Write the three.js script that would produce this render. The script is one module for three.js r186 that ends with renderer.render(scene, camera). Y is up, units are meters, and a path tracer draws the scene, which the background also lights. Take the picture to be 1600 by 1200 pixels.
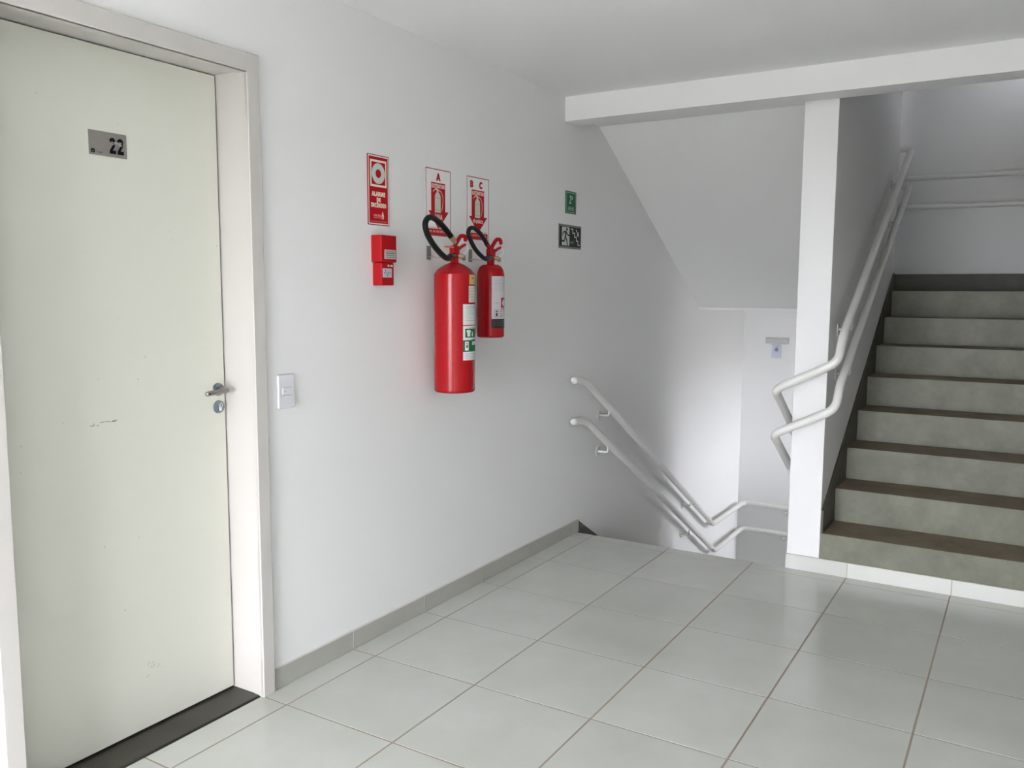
import * as THREE from 'three';
import { mergeGeometries } from 'three/addons/utils/BufferGeometryUtils.js';
import { RectAreaLightUniformsLib } from 'three/addons/lights/RectAreaLightUniformsLib.js';
import { RoundedBoxGeometry } from 'three/addons/geometries/RoundedBoxGeometry.js';

// ------------------------------------------------------------------ main measures (metres)
const XW = -0.115, XR = 2.43, ZE = -2.335, ZF = -5.55, ZB = 3.9;       // left wall, right wall, stair edge, far wall, back wall
const XM0 = 1.064, XM1 = 1.220, ZM = -4.42;                             // the wall between the flights
const OPEN = [0.2, 1.6, 1.72];                                         // opening at the end of the hall, behind the camera
const UPW = [3.15, 3.42];
const HC = 2.384, HB = 2.26, LAND = 1.386, STOREY = 2.772;
const DZ = 0.285, DY = 0.1694, Y1 = 0.2;                                // going, rise and first rise of the flight up

// ------------------------------------------------------------------ camera, sky, exposure
const scene = new THREE.Scene();
const camera = new THREE.PerspectiveCamera(48.676, 4 / 3, 0.05, 200);
camera.position.set(2.0346, 1.371, 1.9134);
camera.rotation.set(-0.10879, 0.54637, 0.00495, 'YXZ');
scene.add(camera);
scene.background = new THREE.Color().setRGB(0.965, 0.97, 1.045);     // bright overcast sky, seen and shining only through the openings
scene.backgroundIntensity = 22;
RectAreaLightUniformsLib.init();
{ // the part of the daylight that comes in level through the hall opening and the landing window (from walls and haze outside)
  const day = (w, h, at, towards) => { const l = new THREE.RectAreaLight(new THREE.Color().setRGB(0.975, 0.975, 1.02), 3, w, h); l.position.set(...at); l.lookAt(...towards); scene.add(l); };
  day(OPEN[1] - OPEN[0], OPEN[2], [(OPEN[0] + OPEN[1]) / 2, OPEN[2] / 2, ZB + 0.12], [(OPEN[0] + OPEN[1]) / 2, OPEN[2] / 2, 0]);
  day(0.58, 1.0, [XR + 0.12, 0.30, -5.21], [0, 0.30, -5.21]);
}
const renderer = new THREE.WebGLRenderer({ antialias: true });
renderer.toneMapping = THREE.LinearToneMapping;
renderer.toneMappingExposure = 1.32;
renderer.shadowMap.enabled = true;

// ------------------------------------------------------------------ helpers
let seed = 7;
const rnd = () => { seed = (seed * 1664525 + 1013904223) >>> 0; return seed / 4294967296; };
const V = (x, y, z) => new THREE.Vector3(x, y, z);
const taken = {};
function numbered(name) { const n = taken[name] = (taken[name] ?? -1) + 1; return n ? `${name}_${String(n).padStart(3, '0')}` : name; }
function metreUV(g, s = 1) {                                            // uv in metres, by the way each face points
  if (g.index) g = g.toNonIndexed();
  const p = g.attributes.position, uv = new Float32Array(p.count * 2), a = V(), b = V(), c = V();
  for (let i = 0; i < p.count; i += 3) {
    a.fromBufferAttribute(p, i); b.fromBufferAttribute(p, i + 1); c.fromBufferAttribute(p, i + 2);
    const n = b.clone().sub(a).cross(c.clone().sub(a)), nx = Math.abs(n.x), ny = Math.abs(n.y), nz = Math.abs(n.z);
    [a, b, c].forEach((q, k) => {
      const [u, v] = nx >= ny && nx >= nz ? [-q.z, q.y] : ny >= nz ? [q.x, -q.z] : [q.x, q.y];
      uv[(i + k) * 2] = u * s; uv[(i + k) * 2 + 1] = v * s;
    });
  }
  g.setAttribute('uv', new THREE.BufferAttribute(uv, 2));
  return g;
}
function bx(x0, x1, y0, y1, z0, z1) {
  const g = new THREE.BoxGeometry(x1 - x0, y1 - y0, z1 - z0); g.translate((x0 + x1) / 2, (y0 + y1) / 2, (z0 + z1) / 2);
  return metreUV(g);
}
function rbx(x0, x1, y0, y1, z0, z1, r = 0.003, seg = 2) {
  const g = new RoundedBoxGeometry(x1 - x0, y1 - y0, z1 - z0, seg, r); g.translate((x0 + x1) / 2, (y0 + y1) / 2, (z0 + z1) / 2);
  return metreUV(g);
}
function chamfered(x0, x1, y0, y1, z0, z1, c = 0.0012) {                // a slab whose top edges are bevelled: 22 triangles
  const P = [], q = (a, b, d, e) => P.push(...a, ...b, ...d, ...a, ...d, ...e);
  const ring = (y, i) => [[x0 + i, y, z1 - i], [x1 - i, y, z1 - i], [x1 - i, y, z0 + i], [x0 + i, y, z0 + i]];
  const A = ring(y0, 0), B = ring(y1 - c, 0), C = ring(y1, c);
  for (let k = 0; k < 4; k++) { const n = (k + 1) % 4; q(A[k], A[n], B[n], B[k]); q(B[k], B[n], C[n], C[k]); }
  q(C[0], C[1], C[2], C[3]); q(A[3], A[2], A[1], A[0]);
  const g = new THREE.BufferGeometry(); g.setAttribute('position', new THREE.BufferAttribute(new Float32Array(P), 3));
  g.computeVertexNormals(); return metreUV(g);
}
function prism(pts, x0, x1) {                                            // polygon in (z, y), extruded along x
  const s = new THREE.Shape(pts.map(([z, y]) => new THREE.Vector2(-z, y)));
  const g = new THREE.ExtrudeGeometry(s, { depth: x1 - x0, bevelEnabled: false });
  g.applyMatrix4(new THREE.Matrix4().makeBasis(V(0, 0, -1), V(0, 1, 0), V(1, 0, 0))); g.translate(x0, 0, 0);
  return metreUV(g);
}
function cyl(a, b, r0, r1 = r0, seg = 20) {                              // a solid cylinder from point a to point b
  const d = b.clone().sub(a), g = new THREE.CylinderGeometry(r1, r0, d.length(), seg);
  g.applyQuaternion(new THREE.Quaternion().setFromUnitVectors(V(0, 1, 0), d.clone().normalize()));
  g.translate(...a.clone().add(b).multiplyScalar(0.5).toArray());
  return g.toNonIndexed();
}
function bentPath(pts, rad) {                                            // straight runs joined by rounded bends
  const path = new THREE.CurvePath(); let from = pts[0];
  for (let i = 1; i < pts.length - 1; i++) {
    const p = pts[i], a = pts[i - 1].clone().sub(p), b = pts[i + 1].clone().sub(p), R = Array.isArray(rad) ? rad[i - 1] : rad;
    const s = p.clone().add(a.normalize().multiplyScalar(R)), e = p.clone().add(b.normalize().multiplyScalar(R));
    path.add(new THREE.LineCurve3(from, s)); path.add(new THREE.QuadraticBezierCurve3(s, p, e)); from = e;
  }
  path.add(new THREE.LineCurve3(from, pts[pts.length - 1]));
  return path;
}
function sweep(path, r, seg, radial = 16, caps = true) {
  const out = [new THREE.TubeGeometry(path, seg, r, radial, false).toNonIndexed()];
  if (caps) for (const t of [0, 1]) { const g = new THREE.SphereGeometry(r, radial, 8); g.scale(1, 1, 1); g.translate(...path.getPointAt(t).toArray()); out.push(g.toNonIndexed()); }
  return out;
}
function merged(list) {
  const l = (Array.isArray(list) ? list : [list]).map((g) => (g.index ? g.toNonIndexed() : g));
  for (const g of l) { for (const k of Object.keys(g.attributes)) if (!['position', 'normal', 'uv'].includes(k)) g.deleteAttribute(k); }
  return l.length > 1 ? mergeGeometries(l) : l[0];
}
function obj(name, geos, mat, parent = scene) {
  const m = new THREE.Mesh(merged(geos), mat); m.name = parent === scene ? numbered(name) : name;
  m.castShadow = m.receiveShadow = true; parent.add(m); return m;
}
function struct(name, geos, mat, parent = scene) { const m = obj(name, geos, mat, parent); m.userData.kind = 'structure'; return m; }
function tag(o, label, category, group) { o.userData.label = label; o.userData.category = category; if (group) o.userData.group = group; return o; }
function thing(name, label, category, [x, y, z] = [0, 0, 0], group) {
  const o = new THREE.Group(); o.name = numbered(name); o.position.set(x, y, z); scene.add(o); return tag(o, label, category, group);
}
// procedural textures
function fbmTexture(n, cell, oct, map, opts = {}) {                      // tileable value noise, map(value) -> [r, g, b] in 0..255
  const data = new Uint8Array(n * n * 4), grids = [];
  for (let o = 0; o < oct; o++) { const m = Math.max(2, Math.round(n / cell) << o); grids.push([m, Float32Array.from({ length: m * m }, rnd)]); }
  for (let y = 0; y < n; y++) for (let x = 0; x < n; x++) {
    let v = 0, w = 0.5, t = 0;
    for (const [m, g] of grids) {
      const fx = x / n * m, fy = y / n * m, ix = Math.floor(fx), iy = Math.floor(fy), S = (q) => q * q * (3 - 2 * q), a = S(fx - ix), b = S(fy - iy);
      const G = (i, j) => g[((j + m) % m) * m + (i + m) % m];
      v += w * ((G(ix, iy) * (1 - a) + G(ix + 1, iy) * a) * (1 - b) + (G(ix, iy + 1) * (1 - a) + G(ix + 1, iy + 1) * a) * b); t += w; w *= opts.gain ?? 0.55;
    }
    const c = map(v / t, x, y), k = (y * n + x) * 4; data[k] = c[0]; data[k + 1] = c[1]; data[k + 2] = c[2]; data[k + 3] = 255;
  }
  const tx = new THREE.DataTexture(data, n, n); tx.magFilter = THREE.LinearFilter; tx.minFilter = THREE.LinearMipmapLinearFilter; tx.generateMipmaps = true;
  tx.wrapS = tx.wrapT = THREE.RepeatWrapping; if (opts.srgb) tx.colorSpace = THREE.SRGBColorSpace; if (opts.repeat) tx.repeat.set(opts.repeat, opts.repeat); tx.needsUpdate = true; return tx;
}
function canvasTexture(w, h, draw) {
  const c = document.createElement('canvas'); c.width = w; c.height = h; const g = c.getContext('2d'); draw(g, w, h);
  const t = new THREE.CanvasTexture(c); t.colorSpace = THREE.SRGBColorSpace; t.anisotropy = 8; return t;
}
const S = (o) => new THREE.MeshStandardMaterial(o), P = (o) => new THREE.MeshPhysicalMaterial(o);
const lin = (r, g, b) => new THREE.Color().setRGB(r, g, b);

const bumpFine = fbmTexture(256, 16, 3, (v) => [v * 255, v * 255, v * 255], { repeat: 2.2 });
const tileMap = fbmTexture(512, 128, 5, (v) => { const k = (v - 0.5) * 26; return [238 + k, 240 + k, 236 + k * 1.2]; }, { srgb: true, repeat: 0.71, gain: 0.6 });
const stoneMap = fbmTexture(512, 64, 5, (v) => { const k = (v - 0.5) * 64; return [205 + k, 207 + k, 196 + k * 1.1]; }, { srgb: true, repeat: 1.3, gain: 0.62 });
const M = {
  wall: S({ color: lin(0.86, 0.86, 0.855), roughness: 0.62, bumpMap: bumpFine, bumpScale: 0.0006 }),
  ceiling: S({ color: lin(0.89, 0.893, 0.885), roughness: 0.8, bumpMap: bumpFine, bumpScale: 0.0006 }),
  grout: S({ color: lin(0.315, 0.245, 0.195), roughness: 0.9 }),
  beigeGrout: S({ color: lin(0.50, 0.45, 0.39), roughness: 0.85 }),
  whiteGrout: S({ color: lin(0.72, 0.69, 0.65), roughness: 0.8 }),
  tile: [1, 0.975, 1.02].map((k) => S({ color: lin(0.675 * k, 0.68 * k, 0.655 * k), map: tileMap, roughness: 0.2 })),
  whiteTile: [0.74, 0.86].map((k) => S({ color: lin(k, k, k * 0.985), map: tileMap, roughness: 0.3 })),
  skirtTile: [0.46, 0.475].map((k) => S({ color: lin(k, k * 0.975, k * 0.92), map: tileMap, roughness: 0.35 })),
  riser: S({ color: lin(0.262, 0.262, 0.215), map: stoneMap, roughness: 0.5 }),
  tread: S({ color: lin(0.30, 0.228, 0.172), map: stoneMap, roughness: 0.62 }),
  stoneSkirt: S({ color: lin(0.10, 0.092, 0.074), map: stoneMap, roughness: 0.5 }),
  concrete: S({ color: lin(0.55, 0.55, 0.53), roughness: 0.85 }),
  granite: S({ color: lin(0.055, 0.05, 0.043), map: stoneMap, roughness: 0.4 }),
  frame: S({ color: lin(0.55, 0.53, 0.50), roughness: 0.42 }),
  rail: P({ color: lin(0.80, 0.80, 0.765), roughness: 0.33, clearcoat: 0.3, clearcoatRoughness: 0.2 }),
  steel: S({ color: lin(0.62, 0.62, 0.62), metalness: 1, roughness: 0.3 }),
  bluesteel: S({ color: lin(0.21, 0.26, 0.30), metalness: 1, roughness: 0.28 }),
  darksteel: S({ color: lin(0.30, 0.29, 0.27), metalness: 0.9, roughness: 0.38 }),
  black: S({ color: lin(0.012, 0.012, 0.012), roughness: 0.45 }),
  rubber: P({ color: lin(0.009, 0.008, 0.008), roughness: 0.4, specularIntensity: 0.35 }),
  redPaint: P({ color: lin(0.34, 0.003, 0.0065), roughness: 0.2, specularIntensity: 0.5 }),
  redPlastic: P({ color: lin(0.38, 0.005, 0.009), roughness: 0.36, specularIntensity: 0.4 }),
  brass: S({ color: lin(0.42, 0.34, 0.20), metalness: 0.6, roughness: 0.45 }),
  orange: S({ color: lin(0.75, 0.17, 0.04), roughness: 0.5 }),
  whitePlastic: S({ color: lin(0.72, 0.72, 0.76), roughness: 0.32 }),
  greyPlastic: S({ color: lin(0.50, 0.51, 0.51), roughness: 0.4 }),
  lens: S({ color: lin(0.55, 0.56, 0.55), roughness: 0.2 }),
  sky: null,
};

// ------------------------------------------------------------------ structure
struct('ground', [bx(-60, 60, -3.2, -3.0, 5, 80), bx(2.8, 60, -3.2, -3.0, -60, 5)], S({ color: lin(0.12, 0.115, 0.09), roughness: 1 }));
struct('wall_left', [bx(XW - 0.17, XW, -2.9, 5.3, ZF - 0.15, -0.02), bx(XW - 0.17, XW, -2.9, 5.3, 0.82, ZB + 0.15), bx(XW - 0.17, XW, -2.9, -0.01, -0.02, 0.82), bx(XW - 0.17, XW, 2.08, 5.3, -0.02, 0.82)], M.wall);
struct('wall_apartment', [bx(-1.6, -1.5, -0.2, 2.5, -0.3, 1.3), bx(-1.5, XW - 0.17, -0.2, -0.02, -0.3, 1.3), bx(-1.5, XW - 0.17, 2.4, 2.5, -0.3, 1.3), bx(-1.5, XW - 0.17, -0.02, 2.4, -0.3, -0.2), bx(-1.5, XW - 0.17, -0.02, 2.4, 1.2, 1.3)], M.wall);
{ // right wall, with a window at each half landing
  const w0 = -5.50, w1 = -4.92, x = [XR, XR + 0.17], g = [bx(...x, -2.9, 5.3, ZF - 0.15, w0), bx(...x, -2.9, 5.3, w1, ZB + 0.15)], ys = [-2.9, -0.20, 0.80, UPW[0], UPW[1], 5.3];
  for (let k = 0; k < 6; k += 2) g.push(bx(...x, ys[k], ys[k + 1], w0, w1));
  struct('wall_right', g, M.wall);
  for (let k = 1; k < 5; k += 2) {
    const y0 = ys[k], y1 = ys[k + 1], f = struct(`window_${(k + 1) / 2}`, [bx(XR + 0.08, XR + 0.11, y0, y0 + 0.03, w0, w1), bx(XR + 0.08, XR + 0.11, y1 - 0.03, y1, w0, w1), bx(XR + 0.08, XR + 0.11, y0, y1, w0, w0 + 0.03), bx(XR + 0.08, XR + 0.11, y0, y1, w1 - 0.03, w1)], M.frame);
    obj('mullion', bx(XR + 0.08, XR + 0.11, y0, y1, (w0 + w1) / 2 - 0.015, (w0 + w1) / 2 + 0.015), M.frame, f);
  }
}
struct('wall_far', bx(XW, XR, -2.9, 5.3, ZF - 0.15, ZF), M.wall);
{
  const o0 = OPEN[0], o1 = OPEN[1], h = OPEN[2], g = [bx(XW, o0, -2.9, 5.3, ZB, ZB + 0.15), bx(o1, XR, -2.9, 5.3, ZB, ZB + 0.15), bx(o0, o1, -2.9, -0.002, ZB, ZB + 0.15), bx(o0, o1, h, STOREY, ZB, ZB + 0.15), bx(o0, o1, STOREY + h, 5.3, ZB, ZB + 0.15)];
  struct('wall_back', g, M.wall);
}
struct('wall_middle', rbx(XM0, XM1, -STOREY, 5.16, ZM, ZE - 0.004, 0.004), M.wall);
struct('ceiling', bx(XW, XR, HC, STOREY, -2.30, ZB), M.ceiling);
struct('ceiling_beam', bx(XW, XR, HB, HC + 0.01, -2.30, -2.145), M.wall);
struct('ceiling_roof', bx(XW, XR, 5.16, 5.3, ZF, ZB), M.ceiling);
struct('floor_lower', bx(XW, XR, -2.9, -STOREY, ZF, ZB), M.concrete);
struct('landing_upper', bx(XW, XR, 1.24, LAND, ZF, ZE - 7 * DZ - 0.015), M.ceiling);
struct('landing_lower', bx(XW, XR, -LAND - 0.146, -LAND, ZF, ZE - 7 * DZ), M.concrete);
struct('landing_top', bx(XW, XR, 4.01, STOREY + LAND, ZF, ZE - 7 * DZ), M.ceiling);
{
  const steps = (z0, y0, z1, y1, n) => { const p = []; for (let k = 0; k < n; k++) { const a = k / n, b = (k + 1) / n; p.push([z0 + (z1 - z0) * a, y0 + (y1 - y0) * a], [z0 + (z1 - z0) * a, y0 + (y1 - y0) * b]); } p.push([z1, y1]); return p; };
  struct('stair_slab', prism([[-2.30, 2.30], [-2.56, 2.30], [-4.37, 1.242], [-4.37, LAND], ...steps(-4.33, LAND, ZE, STOREY, 8), [-2.30, STOREY]], XW, XM0), M.ceiling);
  struct('stair_slab', prism([[-2.30, 2.40], [ZE, 2.52], [-4.345, 3.92], [-4.345, STOREY + LAND], ...steps(ZE, STOREY, -4.33, STOREY + LAND, 8).reverse(), [-2.30, STOREY]], XM1, XR), M.ceiling);
}

// floor: grout bed and tiles
const floor = struct('floor', bx(XW, XR, -0.388, -0.0010, ZE + 0.004, ZB), M.grout);
{
  const xs = [XW, 0, 0.45, 0.9, 1.35, 1.8, 2.25, XR], zs = [ZE]; for (let j = 5; j >= -8; j--) zs.push(-0.45 * j); zs.push(ZB);
  const g = 0.0029;
  for (let i = 0; i < xs.length - 1; i++) for (let j = 0; j < zs.length - 1; j++) {
    const x0 = xs[i] + (i ? g : 0), x1 = xs[i + 1] - (i < xs.length - 2 ? g : 0), z0 = zs[j] + (j ? g : 0), z1 = zs[j + 1] - (j < zs.length - 2 ? g : 0);
    obj('tile', chamfered(x0, x1, -0.009, 0, z0, z1, 0.0008), M.tile[Math.floor(rnd() * 3)], floor);
  }
}
// skirting tiles along the left wall, then along the stair front
const baseLeft = struct('baseboard_left', bx(XW - 0.002, XW + 0.0055, 0, 0.0745, -2.35, -0.044), M.whiteGrout);
{
  const zs = [-0.044, -0.45, -0.9, -1.35, -1.8, -2.25, -2.352];
  for (let k = 0; k < zs.length - 1; k++) obj('tile', bx(XW, XW + 0.008, 0.0015, 0.072, zs[k + 1] + (k < 5 ? 0.003 : 0), zs[k] - (k ? 0.003 : 0)), M.skirtTile[k % 2], baseLeft);
}
const baseNear = struct('baseboard_near', bx(XW - 0.002, XW + 0.0055, 0, 0.0745, 0.845, ZB), M.whiteGrout);
{
  const zs = [0.845, 1.35, 1.8, 2.25, 2.7, 3.15, 3.6, ZB];
  for (let k = 0; k < zs.length - 1; k++) obj('tile', bx(XW, XW + 0.008, 0.0015, 0.072, zs[k] + (k ? 0.003 : 0), zs[k + 1] - 0.003), M.skirtTile[k % 2], baseNear);
}
const baseFront = struct('baseboard_front', bx(XM0 - 0.002, XR, 0, 0.0745, ZE - 0.006, ZE + 0.0015), M.beigeGrout);
{
  const xs = [XM0 - 0.003, 1.352, 1.803, 2.253, XR];
  for (let k = 0; k < xs.length - 1; k++) obj('tile', bx(xs[k] + (k ? 0.0025 : 0), xs[k + 1] - 0.0025, 0.0015, 0.073, ZE - 0.004, ZE + 0.003), M.whiteTile[k ? 1 : 0], baseFront);
}

// ------------------------------------------------------------------ staircases
function flight(name, label, x0, x1, up) {
  const t = thing(name, label, 'staircase');
  const core = [], n = 8, yAt = (k) => (up ? Y1 + DY * (k - 1) : -0.17325 * k), zAt = (k) => ZE - 0.006 - DZ * (k - 1);
  if (up) {
    const pts = [[ZE - 0.02, 0]]; for (let k = 1; k <= n; k++) { const z = zAt(k) - 0.015; pts.push([z, k > 1 ? yAt(k - 1) - 0.02 : 0], [z, yAt(k) - 0.02]); }
    pts.push([zAt(n) - 0.03, yAt(n) - 0.02], [zAt(n) - 0.03, 1.24], [zAt(1) - 0.3, -0.12], [ZE - 0.02, -0.12]);
    obj('slab', prism(pts, x0, x1), M.concrete, t);
    for (let k = 1; k <= n; k++) {
      const z = zAt(k), zn = k < n ? zAt(k + 1) : z - 0.3;
      const st = new THREE.Group(); st.name = 'step'; t.add(st);
      obj('riser', bx(x0, x1, k > 1 ? yAt(k - 1) - 0.002 : 0, yAt(k) - 0.0015, z - 0.016, z), M.riser, st);
      obj('tread', chamfered(x0, x1, yAt(k) - 0.022, yAt(k), zn - 0.002, z - 0.003, 0.0015), M.tread, st);
    }
  } else {
    const pts = []; for (let k = 1; k <= n; k++) { const z = ZE - DZ * (k - 1); pts.push([z, k > 1 ? yAt(k - 1) - 0.02 : -0.03], [z, yAt(k) - 0.02]); }
    pts.push([ZE - DZ * 7, -LAND - 0.02], [ZE - DZ * 7, -LAND - 0.14], [ZE - DZ * 6.2, -LAND - 0.14], [ZE, -0.388]);
    obj('slab', prism(pts, x0, x1), M.concrete, t);
    for (let k = 1; k < n; k++) {
      const z = ZE - DZ * (k - 1), st = new THREE.Group(); st.name = 'step'; t.add(st);
      obj('riser', bx(x0, x1, yAt(k), k > 1 ? yAt(k - 1) - 0.02 : -0.01, z - 0.012, z - 0.001), M.riser, st);
      obj('tread', chamfered(x0, x1, yAt(k) - 0.022, yAt(k), z - DZ - 0.01, z - 0.002, 0.0025), M.tread, st);
    }
  }
  return t;
}
const upFlight = flight('staircase', 'grey-green stone steps climbing to the half landing right of the white dividing wall', XM1 + 0.0005, XR - 0.0005, true);
obj('side_skirting', prism([[ZE - 0.007, 0.19], [ZE - 0.007, 0.314], [-4.40, 1.507], [-4.40, LAND - 0.01], [-4.40, 1.28], [ZE - 0.2, 0.08]], XM1 + 0.0005, XM1 + 0.011), M.stoneSkirt, upFlight);
obj('side_skirting', prism([[ZE - 0.007, 0.19], [ZE - 0.007, 0.314], [-4.40, 1.507], [-4.40, LAND - 0.01], [-4.40, 1.28], [ZE - 0.2, 0.08]], XR - 0.011, XR - 0.0005), M.stoneSkirt, upFlight);
const downFlight = flight('staircase', 'stone stairs going down below the tiled floor edge beside the left wall', XW + 0.0005, XM0 - 0.0005, false);
obj('side_skirting', prism([[-2.353, -0.19], [-2.353, 0.064], [-4.40, -1.14], [-4.40, -1.38], [-4.2, -1.38]], XW + 0.0005, XW + 0.010), M.stoneSkirt, downFlight);
struct('baseboard_landing', bx(XW, XR, LAND, LAND + 0.135, ZF, ZF + 0.012), M.stoneSkirt);
struct('baseboard_lower', bx(XW, XR, -LAND, -LAND + 0.1, ZF, ZF + 0.012), M.stoneSkirt);

// ------------------------------------------------------------------ door with frame
{
  const door = new THREE.Group(); door.name = 'door_1'; scene.add(door);
  tag(door, 'cream painted flush door numbered 22 in a white frame', 'door'); door.userData.kind = 'structure';
  const Z0 = 0.005, Z1 = 0.795, H = 2.056, LX = -0.245;
  const leafTex = canvasTexture(512, 1328, (g, w, h) => {
    g.fillStyle = '#fdfdf7'; g.fillRect(0, 0, w, h);
    const px = (z, y) => [(Z1 - z) / (Z1 - Z0) * w, (1 - y / H) * h];
    g.strokeStyle = 'rgba(70,66,60,0.55)'; g.lineWidth = 1.2;
    for (let k = 0; k < 9; k++) { const [x, y] = px(0.49 - 0.045 * rnd() * 1.6, 0.985 + (rnd() - 0.5) * 0.012); g.beginPath(); g.moveTo(x, y); g.lineTo(x + 3 + rnd() * 8, y + (rnd() - 0.5) * 4); g.stroke(); }
    g.strokeStyle = 'rgba(120,116,108,0.4)';
    for (let k = 0; k < 6; k++) { const [x, y] = px(0.36 - 0.06 * rnd(), 0.16 + rnd() * 0.05); g.beginPath(); g.moveTo(x, y); g.lineTo(x + 6, y - 10 * rnd()); g.stroke(); }
    g.fillStyle = 'rgba(120,112,100,0.35)';
    for (let k = 0; k < 26; k++) { const [x, y] = px(Z0 + rnd() * 0.78, rnd() * 1.9); g.beginPath(); g.arc(x, y, 0.5 + rnd() * 1.1, 0, 7); g.fill(); }
  });
  const leafG = new RoundedBoxGeometry(0.035, H - 0.012, Z1 - Z0 - 0.007, 2, 0.0025); leafG.translate(LX - 0.0175, (H + 0.006) / 2, (Z0 + Z1) / 2);
  { const p = leafG.attributes.position, uv = leafG.attributes.uv; for (let i = 0; i < p.count; i++) uv.setXY(i, (Z1 - p.getZ(i)) / (Z1 - Z0), p.getY(i) / H); }
  obj('door_leaf', leafG, S({ color: lin(0.705, 0.705, 0.66), map: leafTex, roughness: 0.4 }), door);
  const jamb = (name, za, zb, stop) => obj(name, [bx(-0.29, -0.120, 0, H + 0.02, za, zb), bx(-0.292, -0.282, 0, H, ...stop)], M.frame, door);
  jamb('jamb', -0.020, Z0 - 0.002, [Z0 - 0.003, Z0 + 0.012]); jamb('jamb', Z1 + 0.002, 0.82, [Z1 - 0.012, Z1 + 0.003]);
  obj('head_jamb', [bx(-0.29, -0.120, H, 2.08, Z0 - 0.003, Z1 + 0.003), bx(-0.292, -0.282, H - 0.012, H + 0.002, Z0, Z1)], M.frame, door);
  // casing: a flat face on the wall and a return inside the opening
  obj('casing', [rbx(XW, XW + 0.016, 0, 2.107, -0.044, Z0, 0.003), bx(-0.147, XW + 0.010, 0, H - 0.004, Z0 - 0.004, Z0)], M.frame, door);
  obj('casing', [rbx(XW, XW + 0.016, 0, 2.107, Z1, 0.845, 0.003), bx(-0.147, XW + 0.010, 0, H - 0.004, Z1, Z1 + 0.004)], M.frame, door);
  obj('casing', [rbx(XW, XW + 0.0158, H - 0.006, 2.1068, Z0 - 0.003, Z1 + 0.003, 0.003), bx(-0.147, XW + 0.010, H - 0.006, H - 0.003, Z0, Z1)], M.frame, door);
  obj('threshold', rbx(-0.30, -0.124, -0.02, 0.003, Z0 - 0.006, Z1 + 0.006, 0.002), M.granite, door);
  // lever handle and lock
  const hy = 1.044, hz = 0.036, handle = obj('lever_handle', [...sweep(bentPath([V(LX, hy, hz), V(LX + 0.050, hy, hz), V(LX + 0.050, hy - 0.004, hz + 0.082)], 0.014), 0.0082, 40, 14)], M.darksteel, door);
  handle.userData.label = 'short grey steel lever handle';
  obj('rosette', [cyl(V(LX, hy, hz), V(LX + 0.007, hy, hz), 0.0215, 0.0195, 36)], M.bluesteel, handle);
  obj('end_cap', [cyl(V(LX + 0.0545, hy - 0.004, hz + 0.080), V(LX + 0.0585, hy - 0.004, hz + 0.080), 0.0032, 0.0032, 12)], M.black, handle);
  const ly = 0.986, lz = 0.036, lock = obj('lock_rosette', [cyl(V(LX, ly, lz), V(LX + 0.006, ly, lz), 0.0215, 0.020, 36)], M.bluesteel, door);
  obj('lock_cylinder', [cyl(V(LX, ly + 0.006, lz - 0.002), V(LX + 0.011, ly + 0.006, lz - 0.002), 0.0078, 0.0078, 24), rbx(LX, LX + 0.0108, ly - 0.014, ly + 0.004, lz - 0.007, lz + 0.003, 0.002)], M.steel, lock);
  obj('keyhole', rbx(LX + 0.010, LX + 0.0115, ly + 0.001, ly + 0.010, lz - 0.0032, lz - 0.0008, 0.0005), M.black, lock);
}
// a flat printed board on the left wall (or on the door): faces +x
function board(name, label, category, xBack, t, z0, z1, y0, y1, w, h, draw, edge, rough = 0.38, extra = {}) {
  const g = new THREE.BoxGeometry(t, y1 - y0, z0 - z1); const mm = S({ color: edge, roughness: 0.5 });
  const face = P({ map: canvasTexture(w, h, draw), roughness: rough, specularIntensity: 0.35, ...extra });
  const m = new THREE.Mesh(g, [face, mm, mm, mm, mm, mm]); m.name = numbered(name); m.castShadow = m.receiveShadow = true;
  m.position.set(xBack + t / 2, (y0 + y1) / 2, (z0 + z1) / 2); scene.add(m); return tag(m, label, category);
}
const RED = '#ad0a16';
function rr(g, x, y, w, h, r) { g.beginPath(); g.moveTo(x + r, y); g.arcTo(x + w, y, x + w, y + h, r); g.arcTo(x + w, y + h, x, y + h, r); g.arcTo(x, y + h, x, y, r); g.arcTo(x, y, x + w, y, r); g.closePath(); }
function words(g, s, x, y, size, color, width, fat = 0, font = 'sans-serif') { g.fillStyle = color; g.font = `bold ${size}px ${font}`; g.textAlign = 'center'; g.textBaseline = 'middle'; g.save(); g.translate(x, y); const m = g.measureText(s).width; if (width) g.scale(width / m, 1); g.fillText(s, 0, 0); if (fat) { g.strokeStyle = color; g.lineWidth = fat; g.lineJoin = 'miter'; g.strokeText(s, 0, 0); } g.restore(); }
function marks(g, x, y, w, h, color) { g.fillStyle = color; for (let q = x; q < x + w;) { const a = h * (0.25 + rnd() * 0.5); g.fillRect(q, y, Math.min(a, x + w - q), h); q += a + h * (rnd() < 0.2 ? 0.8 : 0.28); } }  // lines of print too small to read

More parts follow.
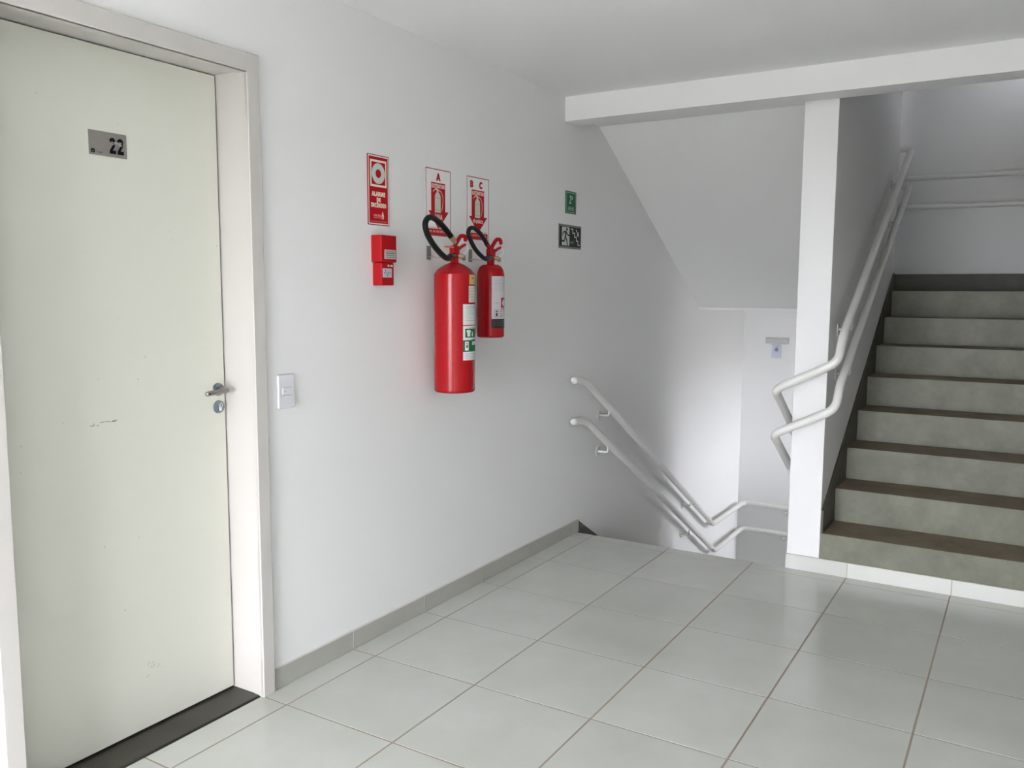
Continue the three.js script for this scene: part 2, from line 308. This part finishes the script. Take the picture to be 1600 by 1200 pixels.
board('number_plate', 'brushed metal plate reading 22 fixed on the cream door', 'number plate', -0.2445, 0.002, 0.452, 0.335, 1.748, 1.816, 468, 272, (g, w, h) => {
  g.fillStyle = '#8d8883'; g.fillRect(0, 0, w, h);
  for (let k = 0; k < 240; k++) { g.fillStyle = `rgba(${rnd() < 0.5 ? '255,255,255' : '40,36,34'},0.05)`; g.fillRect(0, rnd() * h, w, 1); }
  words(g, '2', 290, 148, 236, '#131216', 86, 10); words(g, '2', 388, 148, 236, '#131216', 86, 10);
  g.fillStyle = '#1b1b1f'; rr(g, 22, 206, 46, 44, 10); g.fill(); g.fillStyle = '#8d8883'; g.beginPath(); g.moveTo(36, 238); g.lineTo(46, 218); g.lineTo(54, 238); g.closePath(); g.fill();
  g.fillStyle = '#5a5653'; g.fillRect(82, 212, 3, 32); marks(g, 106, 232, 52, 12, '#4c4946');
  // worn, scratched spot across the figures
  g.strokeStyle = 'rgba(220,220,228,0.8)'; for (let k = 0; k < 60; k++) { g.lineWidth = 2 + rnd() * 4; const x = 300 + rnd() * 120, y = 96 + rnd() * 42; g.beginPath(); g.moveTo(x, y); g.lineTo(x + (rnd() - 0.5) * 34, y + (rnd() - 0.5) * 22); g.stroke(); }
}, lin(0.3, 0.3, 0.3), 0.4, { metalness: 0.35 });

board('alarm_sign', 'tall red sign reading ALARME DE INCÊNDIO above the alarm boxes', 'sign', XW, 0.003, -0.571, -0.694, 1.619, 1.881, 376, 786, (g, w, h) => {
  g.fillStyle = '#6d0a14'; g.fillRect(0, 0, w, h); g.fillStyle = '#efd9d4'; g.fillRect(8, 8, w - 16, h - 16); g.fillStyle = RED; g.fillRect(22, 22, w - 44, h - 44);
  g.fillStyle = '#eadfcb'; g.fillRect(44, 56, w - 88, 300); g.fillStyle = RED; g.fillRect(66, 80, w - 132, 252);
  g.fillStyle = '#c3cfc7'; g.beginPath(); g.arc(w / 2, 206, 116, 0, 7); g.fill(); g.fillStyle = RED; g.beginPath(); g.arc(w / 2, 206, 48, 0, 7); g.fill();
  words(g, 'ALARME', w / 2, 436, 66, '#efe2cc', 240, 5); words(g, 'DE', w / 2, 500, 60, '#efe2cc', 74, 5); words(g, 'INCÊNDIO', w / 2, 562, 62, '#efe2cc', 272, 5);
  marks(g, 98, 664, 130, 26, '#d39a90'); marks(g, 98, 696, 128, 14, '#cf8f86');
  g.fillStyle = '#e2c9bd'; g.beginPath(); g.moveTo(256, 626); g.quadraticCurveTo(292, 680, 272, 712); g.quadraticCurveTo(250, 724, 238, 704); g.quadraticCurveTo(232, 676, 256, 626); g.fill(); g.fillStyle = RED; g.beginPath(); g.ellipse(256, 696, 7, 14, 0, 0, 7); g.fill();
  marks(g, 46, 738, 284, 12, '#cc8078');
}, lin(0.3, 0.02, 0.03));

function extinguisherSign(z0, z1, letters, kind, label) {
  board('extinguisher_sign', label, 'sign', XW, 0.002, z0, z1, 1.600, 1.876, 532, 828, (g, w, h) => {
    g.fillStyle = '#efedec'; g.fillRect(0, 0, w, h); g.strokeStyle = '#9c1220'; g.lineWidth = 10; g.strokeRect(6, 6, w - 12, h - 12);
    letters.forEach(([s, x]) => words(g, s, x, 100, 112, '#a00d1c', 78, 12));
    g.fillStyle = RED; g.fillRect(112, 170, 300, 370); g.beginPath(); g.moveTo(52, 520); g.lineTo(486, 520); g.lineTo(w / 2, 742); g.closePath(); g.fill();
    words(g, 'EXTINTOR', 262, 212, 64, '#ecd9cf', 280, 3);
    g.fillStyle = '#c9cfbf'; g.strokeStyle = '#e3c4b8';
    g.beginPath(); g.moveTo(190, 345); g.quadraticCurveTo(194, 310, 232, 284); g.lineTo(232, 260); g.lineTo(268, 260); g.lineTo(268, 284); g.quadraticCurveTo(312, 310, 314, 345); g.lineTo(314, 536); g.lineTo(190, 536); g.closePath(); g.fill();
    g.fillStyle = '#d7d3c4'; g.fillRect(226, 246, 44, 18); g.lineWidth = 12; g.beginPath(); g.moveTo(228, 252); g.quadraticCurveTo(176, 250, 156, 286); g.stroke(); g.beginPath(); g.moveTo(196, 240); g.lineTo(240, 246); g.stroke();
    g.lineWidth = 11; g.beginPath(); g.moveTo(268, 262); g.bezierCurveTo(390, 262, 380, 420, 334, 512); g.stroke();
    g.fillStyle = '#8d9287'; g.fillRect(190, 352, 124, 4); g.fillRect(190, 500, 124, 5);
    if (kind === 'ÁGUA') words(g, kind, w / 2, 590, 80, '#ecd9cf', 168, 3); else words(g, kind, w / 2, 584, 56, '#ecd9cf', 246, 3);
    marks(g, 70, 674 + 44, w - 130, 12, '#c98b86');
    g.fillStyle = RED; g.fillRect(34, 738, w - 68, 78); marks(g, 66, 756, w - 136, 30, '#dc9c92');
  }, lin(0.55, 0.5, 0.5));
}
extinguisherSign(-0.930, -1.105, [['A', 266]], 'ÁGUA', 'white and red sign lettered A EXTINTOR ÁGUA over the large extinguisher');
extinguisherSign(-1.228, -1.407, [['B', 112], ['C', 330]], 'PÓ QUÍMICO', 'white and red sign lettered B C EXTINTOR over the small extinguisher');

board('floor_number_sign', 'small green sign reading 2º ANDAR above the exit sign', 'sign', XW, 0.0025, -2.158, -2.280, 1.788, 1.905, 300, 290, (g, w, h) => {
  g.fillStyle = '#0d3a22'; g.fillRect(0, 0, w, h); g.fillStyle = '#8fae98'; g.fillRect(16, 12, w - 32, h - 24); g.fillStyle = '#0f4a2b'; g.fillRect(30, 24, w - 60, h - 48);
  words(g, '2º', 150, 110, 150, '#a9d2b4', 110); words(g, 'ANDAR', 150, 226, 70, '#93c0a0', 176);
}, lin(0.03, 0.12, 0.06));
board('exit_sign', 'black exit sign with a running figure, stairs and a downward arrow', 'sign', XW, 0.0025, -2.086, -2.344, 1.601, 1.727, 640, 320, (g, w, h) => {
  g.fillStyle = '#77777a'; g.fillRect(0, 0, w, h); g.fillStyle = '#0a0c0b'; g.fillRect(20, 26, w - 40, h - 52);
  const C = '#c4cbc2'; g.fillStyle = C; g.fillRect(82, 34, 214, 246);
  g.fillStyle = '#121613'; g.beginPath(); g.ellipse(222, 62, 22, 22, 0, 0, 7); g.fill();
  g.strokeStyle = '#121613'; g.lineCap = 'round'; g.lineJoin = 'round'; g.lineWidth = 40; g.beginPath(); g.moveTo(196, 104); g.lineTo(180, 168); g.stroke();
  g.lineWidth = 20; g.beginPath(); g.moveTo(206, 98); g.lineTo(250, 140); g.lineTo(290, 138); g.stroke(); g.beginPath(); g.moveTo(186, 96); g.lineTo(128, 104); g.lineTo(108, 142); g.stroke();
  g.lineWidth = 24; g.beginPath(); g.moveTo(186, 172); g.lineTo(224, 210); g.lineTo(236, 272); g.stroke(); g.beginPath(); g.moveTo(172, 172); g.lineTo(150, 222); g.lineTo(74, 222); g.stroke();
  g.strokeStyle = C; g.lineJoin = 'miter'; g.lineCap = 'butt'; g.lineWidth = 17; g.beginPath(); g.moveTo(338, 52); g.lineTo(392, 52); g.lineTo(392, 104); g.lineTo(446, 104); g.lineTo(446, 156); g.lineTo(500, 156); g.lineTo(500, 208); g.lineTo(548, 208); g.lineTo(548, 262); g.lineTo(600, 262); g.stroke();
  g.lineWidth = 18; g.beginPath(); g.moveTo(486, 52); g.lineTo(548, 116); g.stroke(); g.fillStyle = C; g.beginPath(); g.moveTo(574, 146); g.lineTo(510, 134); g.lineTo(562, 76); g.closePath(); g.fill();
  g.fillStyle = '#5d655f'; g.fillRect(318, 218, 104, 34); g.fillRect(410, 196, 16, 40);
}, lin(0.1, 0.1, 0.1));

// ------------------------------------------------------------------ alarm sounder and call point
function red(name, label, cat, x1, z0, z1, y0, y1, r) { const o = thing(name, label, cat, [XW, y0, (z0 + z1) / 2]); obj('housing', rbx(0, x1 - XW, 0, y1 - y0, (z1 - z0) / 2, (z0 - z1) / 2, r, 3), M.redPlastic, o); return o; }
{
  const D = 0.052, s = red('alarm_sounder', 'red alarm sounder box with a silver grille under the red sign', 'alarm', XW + D, -0.587, -0.677, 1.4785, 1.580, 0.004);
  const grille = obj('grille', [rbx(D - 0.002, D + 0.0012, 0.012, 0.047, -0.038, 0.027, 0.001)], S({ color: lin(0.62, 0.6, 0.58), roughness: 0.35, metalness: 0.3 }), s);
  for (const dy of [0.017, 0.024, 0.031, 0.038]) obj('slot', rbx(D + 0.0008, D + 0.0018, dy, dy + (dy === 0.031 ? 0.004 : 0.0022), -0.032, 0.021, 0.0003), M.darksteel, grille);
  const c = red('call_point', 'red manual call point box with a small printed panel beneath the sounder', 'alarm', XW + 0.046, -0.594, -0.668, 1.391, 1.4775, 0.005);
  const panel = new THREE.Mesh(new THREE.BoxGeometry(0.0016, 0.034, 0.052), [S({ map: canvasTexture(200, 180, (g, w, h) => {
    g.fillStyle = '#b9bdc2'; g.fillRect(0, 0, w, h); g.fillStyle = '#2a2c30'; g.beginPath(); g.moveTo(56, 20); g.lineTo(70, 44); g.lineTo(56, 58); g.lineTo(44, 44); g.closePath(); g.fill();
    marks(g, 84, 30, 60, 12, '#8a8d92'); marks(g, 20, 78, 160, 18, '#4a4c50'); g.fillStyle = '#2a2c30'; g.beginPath(); g.moveTo(86, 124); g.lineTo(116, 124); g.lineTo(101, 156); g.closePath(); g.fill();
  }), roughness: 0.4 }), M.whitePlastic, M.whitePlastic, M.whitePlastic, M.whitePlastic, M.whitePlastic]);
  panel.name = 'printed_panel'; panel.position.set(0.0464, 0.047, 0.005); panel.castShadow = panel.receiveShadow = true; c.add(panel);
  obj('indicator', rbx(0.0455, 0.0472, 0.071, 0.078, -0.007, 0.001, 0.0006), S({ color: lin(0.8, 0.75, 0.72), roughness: 0.4 }), c);
  obj('indicator', rbx(0.0455, 0.0472, 0.071, 0.0775, -0.028, -0.014, 0.0006), S({ color: lin(0.8, 0.75, 0.72), roughness: 0.4 }), c);
}

// ------------------------------------------------------------------ fire extinguishers
function extinguisher(o) {
  const { R, y0, yS, yN, x, z } = o, t = thing('fire_extinguisher', o.label, 'extinguisher', [x, y0, z]);
  const hS = yS - y0, hN = yN - y0, prof = [[0, 0.004], [R - 0.014, 0.004], [R - 0.006, 0], [R - 0.001, 0.004], [R, 0.010]];
  if (o.dome === 'cone') prof.push([R, hS - 0.004], [R - 0.002, hS], [R * 0.82, hS + (hN - hS) * 0.38], [R * 0.5, hS + (hN - hS) * 0.78], [0.026, hN - 0.003], [0.019, hN]);
  else for (let k = 0; k <= 8; k++) { const a = k / 8 * Math.PI / 2; prof.push([0.021 + (R - 0.021) * Math.cos(a) ** 0.75, hS + (hN - hS - 0.002) * Math.sin(a)]); }
  prof.push([0.017, hN], [0.017, hN + 0.028], [0, hN + 0.028]);
  const lg = new THREE.LatheGeometry(prof.map(([r, y]) => new THREE.Vector2(Math.max(r, 0.0001), y)), 72);
  obj('cylinder', lg, M.redPaint, t);
  const v = obj('valve', [cyl(V(0, hN + 0.020, 0), V(0, hN + 0.050, 0), 0.015, 0.013), rbx(-0.013, 0.013, hN + 0.030, hN + 0.068, -0.021, 0.019, 0.004), cyl(V(0.008, hN + 0.030, 0.012), V(0.012, hN + 0.028, 0.040), 0.010, 0.009)], M.redPaint, t);
  obj('union', [cyl(V(0.010, hN + 0.026, 0.020), V(0.014, hN + 0.024, 0.052), 0.0125, 0.0125, 6)], S({ color: lin(0.10, 0.05, 0.04), roughness: 0.5, metalness: 0.4 }), v);
  obj('outlet_nut', [cyl(V(0.004, hN + 0.028, -0.014), V(0.018, hN + 0.026, -0.034), 0.0085, 0.011, 12)], M.brass, v);
  // upper lever and carrying handle, bent steel strips
  const lever = (pts, w) => { const p = bentPath(pts, 0.010), g = sweep(p, w, 40, 10); g.forEach((q) => { }); return g; };
  obj('lever', lever([V(0, hN + 0.052, 0.010), V(0.004, hN + 0.078, -0.006), V(0.010, hN + 0.110, -0.030), V(0.018, hN + 0.110, -0.052), V(0.022, hN + 0.094, -0.048)], 0.0085), M.redPaint, t);
  obj('carrying_handle', lever([V(0, hN + 0.044, -0.010), V(0.012, hN + 0.066, -0.034), V(0.020, hN + 0.074, -0.046)], 0.0065), M.redPaint, t);
  const hose = new THREE.CatmullRomCurve3(o.hose.map(([a, b, c]) => V(a - x, b - y0, c - z)), false, 'centripetal');
  const h = obj('hose', sweep(hose, o.hr, 110, 16), M.rubber, t); h.userData.label = 'black looped rubber hose';
  const e = hose.getPointAt(1), d = hose.getTangentAt(1);
  obj('nozzle', [cyl(e.clone().addScaledVector(d, -0.006), e.clone().addScaledVector(d, 0.026), o.hr + 0.0015, o.hr - 0.001), cyl(e.clone().addScaledVector(d, 0.026), e.clone().addScaledVector(d, 0.036), o.hr - 0.001, 0.006)], o.nozzle, t);
  const ring = new THREE.TorusGeometry(0.019, 0.0014, 8, 36); ring.rotateY(0.5); ring.translate(0.014, hN + 0.058, -0.048);
  obj('pull_pin', [ring, cyl(V(0, hN + 0.056, 0.014), V(0.010, hN + 0.056, -0.032), 0.0016)], M.steel, t);
  const gauge = obj('gauge', [cyl(V(0.014, hN + 0.020, -0.040), V(0.020, hN + 0.020, -0.0475), 0.0105, 0.0105, 24)], M.darksteel, t);
  obj('dial', [cyl(V(0.020, hN + 0.020, -0.0475), V(0.0203, hN + 0.020, -0.0479), 0.0085, 0.0085, 24)], M.whitePlastic, gauge);
  if (o.seal) obj('plastic_seal', rbx(-0.002, 0.010, hN + 0.058, hN + 0.064, -0.002, 0.072, 0.001), M.orange, t);
  for (const [name, a0, a1, ya, yb, w, h2, draw] of o.labels) {                  // a0..a1: degrees from +x towards +z, printed left to right as a1 falls to a0
    const seg = 24, pos = [], uv = [], idx = [], nrm = [];
    for (let i = 0; i <= seg; i++) { const u = i / seg, a = (a1 + (a0 - a1) * u) * Math.PI / 180; for (const k of [0, 1]) { pos.push(Math.cos(a) * (R + 0.0006), k ? yb - y0 : ya - y0, Math.sin(a) * (R + 0.0006)); nrm.push(Math.cos(a), 0, Math.sin(a)); uv.push(u, k); } if (i < seg) { const q = i * 2; idx.push(q, q + 2, q + 1, q + 1, q + 2, q + 3); } }
    const g = new THREE.BufferGeometry(); g.setAttribute('position', new THREE.Float32BufferAttribute(pos, 3)); g.setAttribute('normal', new THREE.Float32BufferAttribute(nrm, 3)); g.setAttribute('uv', new THREE.Float32BufferAttribute(uv, 2)); g.setIndex(idx);
    obj(name, g, P({ map: canvasTexture(w, h2, draw), roughness: 0.42, specularIntensity: 0.4, side: THREE.DoubleSide }), t);
  }
  return t;
}
extinguisher({
  label: 'large tall red fire extinguisher with orange seal and green labels', R: 0.0845, x: 0.003, z: -0.968, y0: 0.955, yS: 1.442, yN: 1.487, dome: 'cone', hr: 0.0115, seal: true, nozzle: M.brass,
  hose: [[0.012, 1.511, -0.928], [0.03, 1.500, -0.885], [0.04, 1.514, -0.828], [0.04, 1.554, -0.768], [0.04, 1.596, -0.731], [0.04, 1.626, -0.723], [0.038, 1.648, -0.742], [0.036, 1.653, -0.774], [0.032, 1.638, -0.824], [0.03, 1.610, -0.876], [0.028, 1.586, -0.912]],
  labels: [
    ['label', -52, 31, 1.090, 1.318, 500, 920, (g, w, h) => {
      g.fillStyle = '#cfd2d0'; g.fillRect(0, 0, w, h); for (let k = 0; k < 9; k++) marks(g, 50, 40 + k * 28, 380 - (k % 3) * 60, 9, k % 4 ? '#9aa0a0' : '#6d7474');
      g.fillStyle = '#b01a2a'; g.fillRect(0, 338, w, 14); marks(g, 120, 374, 280, 12, '#7d8686');
      g.fillStyle = '#0b5c34'; g.fillRect(40, 400, 420, 146); g.fillRect(0, 590, w, 190);
      g.fillStyle = '#d6dcd6'; g.beginPath(); g.moveTo(74, 424); g.lineTo(112, 420); g.lineTo(150, 424); g.lineTo(170, 448); g.lineTo(152, 462); g.lineTo(148, 530); g.lineTo(84, 530); g.lineTo(78, 462); g.lineTo(60, 448); g.closePath(); g.fill();
      g.beginPath(); g.moveTo(206, 440); g.quadraticCurveTo(236, 490, 220, 530); g.lineTo(190, 530); g.quadraticCurveTo(180, 490, 206, 440); g.fill();
      g.fillStyle = '#b01a2a'; g.beginPath(); g.arc(380, 474, 52, 0, 7); g.fill(); g.fillStyle = '#d6dcd6'; g.fillRect(36, 612, 76, 146); g.fillRect(200, 612, 200, 60); g.fillStyle = '#7a2530'; g.fillRect(66, 630, 20, 26); g.fillRect(62, 664, 30, 52);
      g.fillRect(200, 584, 280, 12); for (let k = 0; k < 4; k++) marks(g, 40, 806 + k * 24, 420, 9, '#9aa6a6');
    }],
    ['sticker', -30, 12, 1.325, 1.392, 200, 200, (g, w, h) => { g.fillStyle = '#c9c8bf'; g.fillRect(0, 0, w, h); for (let k = 0; k < 5; k++) marks(g, 20, 24 + k * 36, 160, 8, '#8a8f88'); }],
    ['seal_sticker', -22, 10, 1.398, 1.437, 160, 200, (g, w, h) => { g.fillStyle = '#c8a968'; g.fillRect(0, 0, w, h); g.fillStyle = '#6c5a38'; g.beginPath(); g.arc(78, 70, 26, 0, 7); g.fill(); marks(g, 40, 130, 90, 14, '#6c5a38'); }],
  ],
});
extinguisher({
  label: 'small red fire extinguisher with a white and black label', R: 0.0605, x: -0.018, z: -1.276, y0: 1.167, yS: 1.440, yN: 1.490, dome: 'round', hr: 0.0095, seal: false, nozzle: M.redPaint,
  hose: [[-0.008, 1.514, -1.238], [0.01, 1.508, -1.198], [0.02, 1.520, -1.142], [0.02, 1.551, -1.091], [0.02, 1.588, -1.056], [0.02, 1.612, -1.043], [0.019, 1.629, -1.056], [0.018, 1.634, -1.082], [0.016, 1.620, -1.128], [0.012, 1.598, -1.168], [0.008, 1.574, -1.204]],
  labels: [
    ['label', -56, 53, 1.250, 1.436, 620, 1000, (g, w, h) => {
      g.fillStyle = '#c9c8cb'; g.fillRect(0, 0, w, h); for (let k = 0; k < 8; k++) marks(g, 60, 60 + k * 38, 460 - (k % 3) * 50, 10, k === 3 ? '#a8424c' : '#8f9096');
      g.fillStyle = '#b3163a'; g.fillRect(250, 500, 250, 240); g.fillStyle = '#dedbe0'; g.beginPath(); g.moveTo(280, 620); g.lineTo(350, 530); g.lineTo(410, 560); g.lineTo(420, 660); g.lineTo(340, 720); g.closePath(); g.fill(); g.fillRect(430, 680, 60, 50);
      marks(g, 60, 610, 120, 26, '#b98a92'); g.fillStyle = '#b3163a'; g.fillRect(240, 764, 270, 18);
      for (let k = 0; k < 3; k++) { g.fillStyle = '#b3163a'; g.fillRect(230, 812 + k * 56, 40, 26); marks(g, 300, 812 + k * 56, 220, 10, '#85868c'); marks(g, 300, 832 + k * 56, 200, 10, '#85868c'); }
      g.strokeStyle = '#3d3b40'; g.lineWidth = 6; g.strokeRect(70, 790, 110, 170); g.fillStyle = '#5d2630'; g.fillRect(108, 806, 36, 40); g.fillRect(100, 860, 50, 80);
    }],
    ['black_label', -56, 54, 1.210, 1.250, 620, 240, (g, w, h) => { g.fillStyle = '#1c1c1d'; g.fillRect(0, 0, w, h); for (let k = 0; k < 4; k++) marks(g, 40, 40 + k * 44, 480, 16, '#5c5f60'); }],
  ],
});
// hooks screwed to the wall that carry them
for (const [z, y, xa, label] of [[-0.968, 1.512, 0.003, 'steel wall hook carrying the large extinguisher'], [-1.276, 1.512, -0.018, 'steel wall hook carrying the small extinguisher']]) {
  const b = thing('wall_hook', label, 'bracket', [XW, y, z]);
  obj('plate', rbx(0, 0.003, -0.012, 0.044, 0.006, 0.034, 0.001), M.darksteel, b);
  obj('arm', [...sweep(bentPath([V(0.002, 0.0, 0.020), V(0.05, -0.004, 0.020), V(xa - XW, -0.004, 0.0205)], 0.01), 0.003, 24, 8)], M.steel, b);
  obj('screw', [cyl(V(0.003, 0.036, 0.020), V(0.0045, 0.036, 0.020), 0.004, 0.003, 12)], M.darksteel, b); obj('screw', [cyl(V(0.003, -0.004, 0.030), V(0.0045, -0.004, 0.030), 0.004, 0.003, 12)], M.darksteel, b);
}

// ------------------------------------------------------------------ light switch
{
  const s = thing('light_switch', 'white rectangular light switch plate beside the door frame', 'switch', [XW, 0.9715, -0.134]);
  obj('plate', rbx(0, 0.0105, 0, 0.116, -0.0375, 0.0375, 0.0045, 3), M.whitePlastic, s);
  obj('surround', rbx(0.0095, 0.0112, 0.044, 0.073, -0.022, 0.022, 0.0008), M.greyPlastic, s);
  const k = obj('rocker', rbx(0.010, 0.0145, 0.046, 0.0715, -0.0205, 0.0205, 0.0015), M.whitePlastic, s);
  obj('symbol', [cyl(V(0.0145, 0.059, 0.010), V(0.0148, 0.059, 0.010), 0.003, 0.003, 12)], M.greyPlastic, k);
}

// ------------------------------------------------------------------ emergency light and socket on the far wall
{
  const e = thing('emergency_light', 'slim white emergency light on the far stairwell wall', 'lamp', [0.184, 0.935, ZF]);
  obj('housing', rbx(-0.096, 0.096, 0, 0.049, 0, 0.042, 0.003), M.greyPlastic, e);
  obj('diffuser', rbx(-0.088, 0.088, 0.006, 0.043, 0.041, 0.0445, 0.001), M.lens, e);
  obj('switch_knob', rbx(-0.068, -0.062, 0.048, 0.054, 0.015, 0.022, 0.001), M.whitePlastic, e);
  obj('power_cord', sweep(new THREE.CatmullRomCurve3([V(0.022, 0.002, 0.02), V(0.016, -0.012, 0.026), V(0.004, -0.024, 0.036), V(-0.004, -0.034, 0.040), V(-0.008, -0.047, 0.036)]), 0.0026, 30, 8), M.greyPlastic, e);
  obj('plug', [cyl(V(-0.008, -0.055, 0.0065), V(-0.008, -0.055, 0.040), 0.0135, 0.010, 20)], S({ color: lin(0.24, 0.26, 0.28), roughness: 0.5 }), e);
  const o = thing('wall_socket', 'pale socket plate under the emergency light on the far wall', 'socket', [0.178, 0.806, ZF]);
  obj('plate', rbx(-0.042, 0.042, 0, 0.115, 0, 0.008, 0.003), S({ color: lin(0.60, 0.64, 0.72), roughness: 0.4 }), o);
  obj('module', rbx(-0.020, 0.020, 0.055, 0.096, 0.007, 0.0095, 0.001), S({ color: lin(0.52, 0.56, 0.64), roughness: 0.4 }), o);
}

// ------------------------------------------------------------------ handrails
const RT = 0.0205;
function rail(label, group, pts, rad, brackets, seg = 420) {
  const t = thing('handrail', label, 'handrail', [0, 0, 0], group);
  obj('tube', sweep(bentPath(pts, rad), RT, seg, 18), M.rail, t);
  for (const [f, n, top] of brackets) {                                          // flange point on the wall, wall normal, rail point
    const a = V(...f), nn = V(...n), b = V(...top), k = V(b.x, a.y, b.z);
    const br = obj('bracket', sweep(bentPath([a, k, V(b.x, b.y - RT + 0.004, b.z)], 0.012), 0.0062, 30, 10), M.rail, t);
    obj('flange', [cyl(a, a.clone().addScaledVector(nn, 0.004), 0.032, 0.031, 28)], M.rail, br);
    for (const s of [-1, 1]) { const q = a.clone().addScaledVector(nn, 0.004).add(V(0, 0.019 * s, 0)); obj('screw', [cyl(q, q.clone().addScaledVector(nn, 0.002), 0.0042, 0.0036, 10)], M.darksteel, br); }
  }
  return t;
}
const XL = -0.05;
{
  const yAt = (z, ya, za, s) => ya - s * (za - z);
  const sU = (0.885 + 0.487) / (4.64 - 2.28), sL = (0.66 + 0.722) / (4.70 - 2.29), zf = -5.485;
  const lb = (ys, z, ya, za, s) => [[XW, ys, z], [1, 0, 0], [XL, yAt(z, ya, za, s), z]];
  const fb = (x, y) => [[x, y - 0.055, ZF], [0, 0, 1], [x, y, zf]];
  rail('upper white handrail running down the left wall and round the lower landing', 'stair handrails', [V(XL, 0.892, -2.165), V(XL, 0.887, -2.285), V(XL, -0.487, -4.64), V(XL, -0.490, zf), V(1.9, -0.490, zf)], [0.09, 0.04, 0.06], [lb(0.645, -2.617, 0.885, -2.28, sU), lb(-0.216, -4.094, 0.885, -2.28, sU), fb(0.315, -0.49), fb(1.5, -0.49)]);
  rail('lower white handrail running down the left wall and round the lower landing', 'stair handrails', [V(XL, 0.668, -2.165), V(XL, 0.663, -2.295), V(XL, -0.722, -4.70), V(XL, -0.722, zf), V(1.9, -0.722, zf)], [0.09, 0.04, 0.06], [lb(0.427, -2.608, 0.66, -2.29, sL), lb(-0.440, -4.084, 0.66, -2.29, sL), fb(0.305, -0.722), fb(1.5, -0.722)]);
  // round the dividing wall: down the right-hand flight, across its end and on down the left-hand one
  const XA = 1.285, XB = 1.0;
  const mid = (label, top, p1, p2, p3) => {
    const s = (top[1] - p1[0]) / (p1[1] - top[2]), at = (z) => p1[0] + s * (p1[1] - z);
    rail(label, 'stair handrails', [V(XB, top[1] + 0.03 + 0.59 * 1.9, -2.60), V(XB, top[1] + 0.035, -4.482), V(XA, top[1] + 0.020, -4.482), V(XA, p1[0], p1[1]), V(XA, p2[0], p2[1]), V(XB, p3[0], p3[1]), V(XB, p3[0] - 0.6 * 2.0, p3[1] - 2.0)], [0.05, 0.035, 0.05, 0.05, 0.045], [
      [[XM1, at(-2.552) - 0.10, -2.552], [1, 0, 0], [XA, at(-2.552), -2.552]], [[XM1, at(-4.1) - 0.07, -4.1], [1, 0, 0], [XA, at(-4.1), -4.1]],
      [[XM0, p3[0] - 0.6 * 0.36 - 0.055, p3[1] - 0.36], [-1, 0, 0], [XB, p3[0] - 0.6 * 0.36, p3[1] - 0.36]]], 700);
  };
  mid('upper white handrail folding round the front of the dividing wall between the flights', [XA, 2.315, -4.43], [1.168, -2.33], [1.050, -2.235], [0.905, -2.24]);
  mid('lower white handrail folding round the front of the dividing wall between the flights', [XA, 2.070, -4.43], [0.938, -2.31], [0.830, -2.23], [0.685, -2.24]);
  for (const [y, w] of [[2.263, 'upper'], [2.040, 'lower']]) rail(`${w} white handrail along the far wall of the half landing`, 'stair handrails', [V(0.0, y, zf), V(2.38, y - 0.004, zf)], [], [fb(0.5, y), fb(2.2, y - 0.003)], 40);
}

renderer.render(scene, camera);
